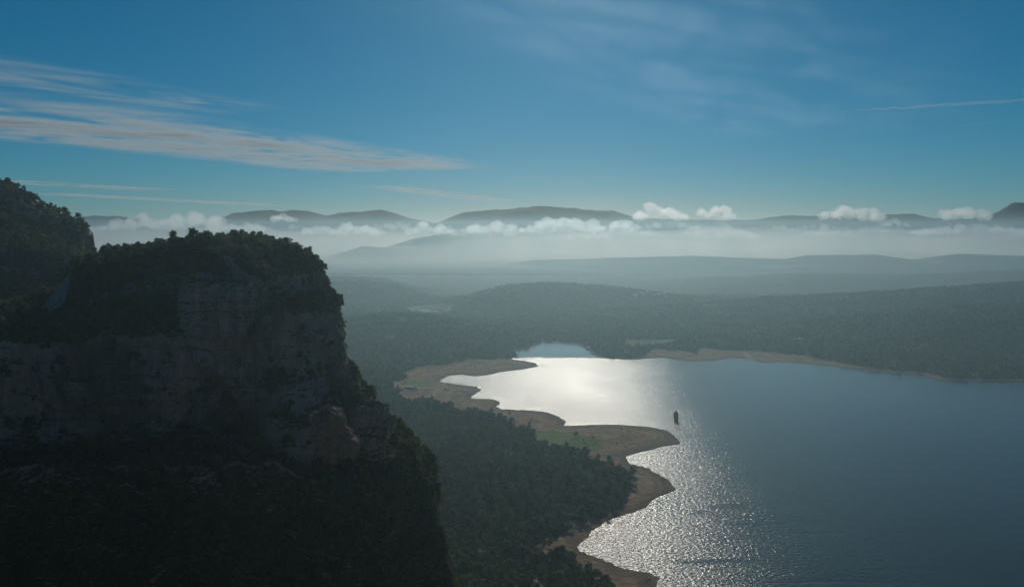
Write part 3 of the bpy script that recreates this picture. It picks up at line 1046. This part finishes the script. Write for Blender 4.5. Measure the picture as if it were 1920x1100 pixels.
M['tower_stone'] = mat_plain('tower_stone', (0.22, 0.19, 0.16), 0.9, 0.35, 0.9)
M['tower_roof'] = mat_plain('tower_roof', (0.16, 0.12, 0.10), 0.9, 0.3, 1.2)
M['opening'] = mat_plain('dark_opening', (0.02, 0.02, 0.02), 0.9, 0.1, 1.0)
x, y = at_z(1267.5, 788)
tw = empty('bell_tower', (x, y, 0), 0.35)
tag(tw, 'dark stone bell tower with pointed roof standing in the lake water', 'tower')
bm = bmesh.new()
hw = 3.5
box(bm, -hw, hw, -hw, hw, -14, 15.0)
bm_obj('tower_wall', bm, M['tower_stone'], tw)
for zc in (4.2, 9.0, 14.6):
    bm = bmesh.new()
    box(bm, -hw - 0.25, hw + 0.25, -hw - 0.25, hw + 0.25, zc, zc + 0.55)
    bm_obj('cornice', bm, M['tower_stone'], tw)
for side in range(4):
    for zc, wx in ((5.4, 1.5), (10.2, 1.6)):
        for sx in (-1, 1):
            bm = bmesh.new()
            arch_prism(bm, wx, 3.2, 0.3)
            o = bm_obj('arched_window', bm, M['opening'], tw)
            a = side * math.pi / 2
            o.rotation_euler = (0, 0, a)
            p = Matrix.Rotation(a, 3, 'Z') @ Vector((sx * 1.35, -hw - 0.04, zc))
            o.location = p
bm = bmesh.new()
b0 = [bm.verts.new((sx * (hw + 0.1), sy * (hw + 0.1), 15.15)) for sx, sy in ((-1, -1), (1, -1), (1, 1), (-1, 1))]
b1 = [bm.verts.new((sx * 1.5, sy * 1.5, 19.2)) for sx, sy in ((-1, -1), (1, -1), (1, 1), (-1, 1))]
ap = bm.verts.new((0, 0, 22.3))
bm.faces.new(list(reversed(b0)))
for k in range(4):
    bm.faces.new((b0[k], b0[(k + 1) % 4], b1[(k + 1) % 4], b1[k]))
    bm.faces.new((b1[k], b1[(k + 1) % 4], ap))
bm_obj('tower_roof', bm, M['tower_roof'], tw)
M['yellow'] = mat_plain('yellow_float', (0.62, 0.58, 0.06), 0.5, 0.1, 1.0)
for k, (px, py) in enumerate(((1263.6, 787.2), (1266.0, 791.0))):
    x, y = at_z(px, py)
    bm = bmesh.new()
    bmesh.ops.create_icosphere(bm, subdivisions=2, radius=0.8)
    for v in bm.verts:
        v.co.z = v.co.z * 0.8 if v.co.z < 0.3 else 0.24 + (v.co.z - 0.3) * 1.7
    o = bm_obj('buoy', bm, M['yellow'], smooth=True)
    o.location = (x, y, 0.15)
    tag(o, 'yellow buoy floating at the foot of the bell tower', 'buoy', 'buoys around the bell tower')

# ------------------------------------------------------------------ houses
M['wall_cream'] = mat_plain('cream_wall', (0.55, 0.50, 0.42), 0.9, 0.12, 0.5)
M['wall_white'] = mat_plain('white_wall', (0.74, 0.72, 0.68), 0.9, 0.08, 0.5)
M['tile'] = mat_plain('roof_tile', (0.34, 0.24, 0.17), 0.85, 0.3, 1.2)
M['metal_roof'] = mat_plain('pale_roof', (0.50, 0.47, 0.38), 0.6, 0.15, 0.6)
M['wood'] = mat_plain('door_wood', (0.10, 0.07, 0.05), 0.8, 0.3, 1.0)
M['glass'] = mat_plain('window_glass', (0.03, 0.04, 0.05), 0.15, 0.2, 1.0)

def house(px, py, zg, L, W, Hh, rz, wall, roof, label, nwin=3, pitch=0.22, name='house'):
    x, y = at_z(px, py, zg)
    g = float(sample(GZ, np.array([x]), np.array([y]))[0])
    e = empty(name, (x, y, g), rz)
    tag(e, label, 'house')
    bm = bmesh.new()
    box(bm, -L / 2, L / 2, -W / 2, W / 2, -3.0, Hh)
    rh = W / 2 * pitch
    for sx in (-L / 2, L / 2):
        tri = [bm.verts.new((sx, -W / 2, Hh)), bm.verts.new((sx, W / 2, Hh)), bm.verts.new((sx, 0, Hh + rh))]
        bm.faces.new(tri if sx > 0 else list(reversed(tri)))
    bm_obj('wall', bm, wall, e)
    for s in (-1, 1):
        bm = bmesh.new()
        ov, th = 0.5, 0.25
        pr = [(0, Hh + rh + 0.04), (s * (W / 2 + ov), Hh - ov * pitch + 0.04), (s * (W / 2 + ov), Hh - ov * pitch + th), (0, Hh + rh + th)]
        a = [bm.verts.new((-L / 2 - ov, q[0], q[1])) for q in pr]
        b = [bm.verts.new((L / 2 + ov, q[0], q[1])) for q in pr]
        bm.faces.new(a)
        bm.faces.new(list(reversed(b)))
        for k in range(4):
            bm.faces.new((a[(k + 1) % 4], a[k], b[k], b[(k + 1) % 4]))
        bmesh.ops.recalc_face_normals(bm, faces=bm.faces[:])
        bm_obj('roof_slope', bm, roof, e)
    for k in range(nwin):
        cx = -L / 2 + L * (k + 0.5) / nwin
        bm = bmesh.new()
        if k == nwin // 2:
            box(bm, cx - 0.6, cx + 0.6, -W / 2 - 0.08, -W / 2 + 0.1, 0, 2.2)
            bm_obj('door', bm, M['wood'], e)
        else:
            box(bm, cx - 0.6, cx + 0.6, -W / 2 - 0.06, -W / 2 + 0.1, 1.0, 2.3)
            bm_obj('window', bm, M['glass'], e)
    return e

house(770, 730, 3, 24, 14, 5.5, -0.35, M['wall_cream'], M['metal_roof'], 'long cream lakeside house with pale roof at the start of the bank track', 5)
house(750, 733, 4, 17, 10, 4.5, 0.25, M['wall_cream'], M['tile'], 'smaller brown roofed house beside the long lakeside house', 3)
house(782, 732, 3, 6, 5, 3.2, 0.1, M['wall_white'], M['metal_roof'], 'tiny white hut beside the long lakeside house', 1, name='hut')
for px, py, zg, L, W, Hh, rz, lab in (
        (1104, 637, 30, 14, 9, 5, 0.6, 'white house in the haze above the mouth of the far lake arm'),
        (1039, 631, 30, 14, 8, 5, -0.2, 'white house in the haze at the head of the far lake arm'),
        (1322, 643, 20, 14, 9, 5, 0.3, 'pale house at the foot of the far hill above the brown bank'),
        (1490, 613, 60, 13, 9, 5, 0.2, 'white house on the wooded slope of the far bank'),
        (1501, 613, 60, 16, 9, 5, -0.3, 'long white house beside the white house on the wooded slope'),
        (1613, 581, 100, 13, 9, 5, 0.2, 'pale house near the crest of the wooded far hill'),
        (1515, 662, 12, 12, 8, 4, 0.4, 'pale hut near the water of the far bank')):
    house(px, py, zg, L, W, Hh, rz, M['wall_white'], M['metal_roof'], lab, 3)
vill = [(1192, 565, 22), (1203, 567, 16), (1214, 564, 24), (1225, 566, 18), (1236, 563, 26), (1243, 568, 20), (1250, 565, 14)]
for k, (px, py, L) in enumerate(vill):
    Yd = 4050 + 40 * (k % 3)
    X_, _, Z_ = at_y(px, py, Yd)
    g = float(sample(GZ, np.array([X_]), np.array([float(Yd)]))[0])
    e = house(px, py, Z_, L, 12, 6, 0.3 * (k % 3) - 0.3, M['wall_cream'], M['metal_roof'], 'pale house of the small hamlet on the misty plain', 3)
    e.location = (X_, Yd, g)
    e['group'] = 'houses of the misty hamlet'

# ------------------------------------------------------------------ haze, fog and clouds
def box_obj(name, x0, x1, y0, y1, z0, z1, mat):
    bm = bmesh.new()
    box(bm, x0, x1, y0, y1, z0, z1)
    return bm_obj(name, bm, mat)
HAZE_TOP = 460.0
M['haze'] = mat_volume('haze', (0.63, 0.885, 0.965), 1.36e-4, 0.75)
hz = box_obj('haze', -5900, 6100, -320, 6556, -27, HAZE_TOP, M['haze'])
tag(hz, 'pale blue haze filling the valley air', kind='stuff')

def fog_bank():
    x = np.arange(-12000, 12001, 80.0)
    y = np.arange(6700, 12700, 80.0)
    X, Y = np.meshgrid(x, y)
    heap = sstep(0.0, 0.45, fbm(X / 700, Y / 700, 0, 51, 3)) * sstep(9200, 10200, Y)
    top = 22 + 385 * sstep(6700, 12600, Y) ** 0.92 + 45 * fbm(X / 1300, Y / 900, 0, 53, 4) * sstep(6800, 8000, Y)
    top = top + heap * (40 + 170 * np.abs(fbm(X / 210, Y / 210, 0, 57, 4))) + 40 * sstep(-2500, -5200, X) * sstep(8000, 10500, Y)
    edge = np.minimum(sstep(12000, 11000, np.abs(X)), sstep(12640, 12200, Y))
    Z = 2 + (top - 2) * (0.02 + 0.98 * edge)
    nr, nc = X.shape
    V = np.concatenate([np.stack([X, Y, Z], -1).reshape(-1, 3), np.stack([X, Y, np.full(X.shape, 0.0)], -1).reshape(-1, 3)])
    fc = grid_faces(nr, nc)
    n = nr * nc
    quads = [fc, (fc + n)[:, ::-1]]
    b = np.arange(nc - 1)
    quads.append(np.stack([b, b + n, b + 1 + n, b + 1], -1))
    b = (nr - 1) * nc + np.arange(nc - 1)
    quads.append(np.stack([b, b + 1, b + 1 + n, b + n], -1))
    b = np.arange(nr - 1) * nc
    quads.append(np.stack([b, b + nc, b + nc + n, b + n], -1))
    b = np.arange(nr - 1) * nc + nc - 1
    quads.append(np.stack([b, b + n, b + nc + n, b + nc], -1))
    o = mesh_obj('fog_bank', V, np.concatenate(quads), M['fog'])
    tag(o, 'low white fog bank lying in front of the mountains', kind='stuff')
M['fog'] = mat_volume('fog', (1.0, 0.97, 0.925), 5.0e-4, 0.71)
M['cloud'] = mat_volume('cloud', (0.99, 0.99, 0.985), 6.0e-3, 0.72)
fog_bank()

def cloud(px0, px1, ytop, ybot, Y, seed, label, group='low clouds over the fog bank', mat='cloud'):
    """a heap of billows between two directions, flat below"""
    rg = np.random.default_rng(seed)
    xa, _, zt = at_y(px0, ytop, Y)
    xb, _, zb = at_y(px1, ybot, Y)
    Ht0 = zt - zb
    W, Ht = xb - xa, Ht0 * 1.18
    bm = bmesh.new()
    n = max(7, int(W / Ht * 7))
    for k in range(n):
        u = rg.uniform(0.04, 0.96)
        env = (math.sin(math.pi * u) ** 0.6) * rg.uniform(0.45, 1.0)
        r = Ht * rg.uniform(0.2, 0.36) * (0.5 + 0.5 * env)
        z = zb + r + (Ht * env - 2 * r) * rg.uniform(0.1, 1.0) if Ht * env > 2 * r else zb + r * 0.8
        mt = Matrix.Translation(((xa + W * u) - (xa + xb) / 2, rg.uniform(-0.5, 0.5) * Ht * 1.6, z - zb)) @ Matrix.Diagonal((1.25, 1.2, 0.9, 1))
        bmesh.ops.create_icosphere(bm, subdivisions=3, radius=r, matrix=mt)
    o = bm_obj('cumulus_cloud', bm, M[mat], smooth=True)
    o.location = ((xa + xb) / 2, Y, zb)
    rm = o.modifiers.new('remesh', 'REMESH')
    rm.mode = 'VOXEL'
    rm.voxel_size = Ht / 44
    for sz, st in ((Ht * 0.3, Ht * 0.3), (Ht * 0.11, Ht * 0.15), (Ht * 0.05, Ht * 0.06)):
        tx = bpy.data.textures.new('billow', 'CLOUDS')
        tx.noise_scale = sz
        tx.noise_depth = 3
        dm = o.modifiers.new('billow', 'DISPLACE')
        dm.texture = tx
        dm.strength = st
        dm.texture_coords = 'LOCAL'
    tag(o, label, 'cloud', group)
    return o

for a in (
    (196, 345, 402, 432, 10500, 1, 'broad low cloud heap right beside the rocky hill'),
    (285, 430, 391, 430, 10900, 2, 'tallest white cloud billow left of the first mountain dome'),
    (385, 520, 416, 436, 10300, 3, 'flat cloud lobe at the foot of the first mountain dome'),
    (500, 552, 396, 416, 10700, 4, 'small torn cloud puff in front of the first mountain dome'),
    (630, 708, 410, 442, 10300, 5, 'peaked white cloud below the second mountain dome'),
    (868, 985, 412, 436, 10400, 6, 'low bumpy cloud under the left end of the flat topped mountain'),
    (985, 1135, 402, 436, 10500, 7, 'ragged white cloud under the middle of the flat topped mountain'),
    (1186, 1292, 377, 413, 11200, 8, 'tall peaked white cloud beside the right end of the flat topped mountain'),
    (1296, 1378, 384, 411, 11300, 9, 'rounded white cloud next to the tall peaked cloud'),
    (1522, 1652, 380, 414, 11000, 10, 'long twin humped white cloud on the low right range'),
    (1655, 1696, 407, 426, 10600, 11, 'little cloud wisp below the twin humped cloud'),
    (1764, 1862, 381, 413, 10900, 12, 'loaf shaped white cloud beside the pointed mountain peak'),
    (560, 640, 420, 440, 10600, 14, 'faint low cloud lump between the first two mountain domes'),
    (760, 850, 414, 440, 10500, 15, 'soft low cloud in the gap left of the flat topped mountain'),
    (1120, 1200, 410, 434, 10700, 16, 'low ragged cloud below the tall peaked cloud'),
    (1700, 1940, 420, 440, 10400, 13, 'thin low cloud shelf below the pointed mountain peak')):
    cloud(*a)

M['thin_cloud'] = mat_volume('thin_cloud', (1.0, 0.985, 0.96), 2.2e-3, 0.68)
rgc = np.random.default_rng(77)
for k in range(26):
    px = 190 + 1740 * (k + rgc.uniform(-0.4, 0.4)) / 25
    wd = rgc.uniform(45, 150)
    yt = rgc.uniform(413, 428)
    cloud(px - wd / 2, px + wd / 2, yt, yt + rgc.uniform(14, 24), rgc.uniform(9900, 12000), 200 + k,
          'small ragged cloud puff rising out of the top of the fog bank', 'cloud puffs along the top of the fog bank', 'thin_cloud')

# ------------------------------------------------------------------ high ice clouds
def mat_cirrus(name, dens, fib, seed, g_=0.3):
    m, nt, out = new_mat(name)
    t = NT(nt)
    tc = t.n('ShaderNodeTexCoord').outputs['Object']
    xyz = t.n('ShaderNodeSeparateXYZ')
    t.link(tc, xyz.inputs['Vector'])
    gen = t.n('ShaderNodeTexCoord').outputs['Generated']
    g = t.n('ShaderNodeSeparateXYZ')
    t.link(gen, g.inputs['Vector'])
    off = t.n('ShaderNodeVectorMath', operation='ADD')
    off.inputs[1].default_value = (seed * 1000.0, seed * 370.0, 0)
    t.link(tc, off.inputs[0])
    v = off.outputs[0]
    def tri(s):        # 0 at the borders, 1 in the middle
        return t.math('SUBTRACT', 1.0, t.math('ABSOLUTE', t.math('MULTIPLY_ADD', s, 2.0)))
    ex = t.math('SUBTRACT', 1.0, t.math('ABSOLUTE', t.math('SUBTRACT', t.math('MULTIPLY', g.outputs['X'], 2.0), 1.0)))
    ey = t.math('SUBTRACT', 1.0, t.math('ABSOLUTE', t.math('SUBTRACT', t.math('MULTIPLY', g.outputs['Y'], 2.0), 1.0)))
    ex = t.maprange(ex, 0.0, 0.5)
    ey = t.maprange(ey, 0.0, 0.8)
    body = t.noise(t.mapping(v, (0.00018, 0.0005, 0)), 1.0, 5, 0.6, 0.8)
    rot = t.n('ShaderNodeVectorRotate', rotation_type='Z_AXIS')
    rot.inputs['Angle'].default_value = fib
    t.link(v, rot.inputs['Vector'])
    fibre = t.noise(t.mapping(rot.outputs[0], (0.00022, 0.0021, 0)), 1.0, 5, 0.68, 0.5)
    d = t.math('MULTIPLY', t.maprange(body, 0.33, 0.62), t.maprange(fibre, 0.34, 0.68, 0.04, 1.0))
    d = t.math('MULTIPLY', d, t.math('MULTIPLY', ex, ey))
    d = t.math('MULTIPLY', d, dens)
    pv = nt.nodes.new('ShaderNodeVolumePrincipled')
    pv.inputs['Color'].default_value = (0.84, 0.94, 1.0, 1)
    pv.inputs['Anisotropy'].default_value = g_
    t.link(d, pv.inputs['Density'])
    nt.links.new(pv.outputs[0], out.inputs['Volume'])
    return m

ALT = 3400.0
def on_layer(px, py, alt):
    d = ray(px, py)
    tt = (alt - H) / d[2]
    return d[0] * tt, d[1] * tt

def cirrus(p0, p1, width, dens, label, alt=ALT, thick=45.0, fib=0.35, seed=1, g_=0.3):
    """a streak of ice cloud between two directions, width in metres"""
    a = Vector(on_layer(*p0, alt))
    b = Vector(on_layer(*p1, alt))
    L = (b - a).length
    o = box_obj('cirrus_cloud', -L / 2, L / 2, -width / 2, width / 2, -thick / 2, thick / 2, mat_cirrus('cirrus', dens, fib, seed, g_))
    c = (a + b) / 2
    o.location = (c.x, c.y, alt)
    o.rotation_euler = (0, 0, math.atan2(b.y - a.y, b.x - a.x))
    tag(o, label, 'cloud')
    return o

cirrus((-420, 170), (800, 322), 11500, 9.5e-3, 'long feathery cirrus streak sloping across the blue sky', seed=1, fib=0.75, thick=80.0)
cirrus((-300, 85), (480, 215), 3800, 4.5e-3, 'upper fork of the long feathery cirrus streak', seed=2, fib=0.4)
cirrus((-300, 325), (330, 358), 6500, 4e-3, 'thin pale cirrus band just above the rocky hill', seed=3, fib=0.1)
cirrus((40, 360), (520, 386), 7500, 4e-3, 'thin pale cirrus band low above the first mountain dome', seed=4, fib=0.1)
cirrus((690, 346), (940, 378), 5500, 4e-3, 'short thin cirrus streak above the flat topped mountain', seed=5, fib=0.1)
cirrus((820, -420), (1560, 260), 9500, 1.1e-4, 'faint veil of cirrus spread below the sun', seed=7, fib=0.6, thick=150.0, g_=0.8)

# vapour trail: a long thin tube of ice cloud
def contrail(p0, p1, r0, r1, dens, label, alt=4200.0):
    a = Vector((*on_layer(*p0, alt), alt))
    b = Vector((*on_layer(*p1, alt), alt))
    bm = bmesh.new()
    n = 24
    rg = np.random.default_rng(5)
    pts = [a.lerp(b, k / n) + Vector((0, rg.normal(0, r1 * 0.3), rg.normal(0, r1 * 0.25))) for k in range(n + 1)]
    rad = [r0 + (r1 - r0) * math.sin(math.pi * min(1, k / n * 0.9)) * rg.uniform(0.8, 1.15) for k in range(n + 1)]
    tube(bm, pts, rad, 10)
    bmesh.ops.recalc_face_normals(bm, faces=bm.faces[:])
    o = bm_obj('vapour_trail', bm, mat_volume('vapour', (0.98, 0.97, 0.95), dens, 0.3), smooth=True)
    tag(o, label, 'vapour trail')
contrail((1580, 209), (1990, 183), 12, 55, 2.2e-3, 'long straight white vapour trail in the right part of the sky')
contrail((1785, 238), (1880, 228), 6, 26, 1.2e-3, 'short faint vapour trail below the long one')
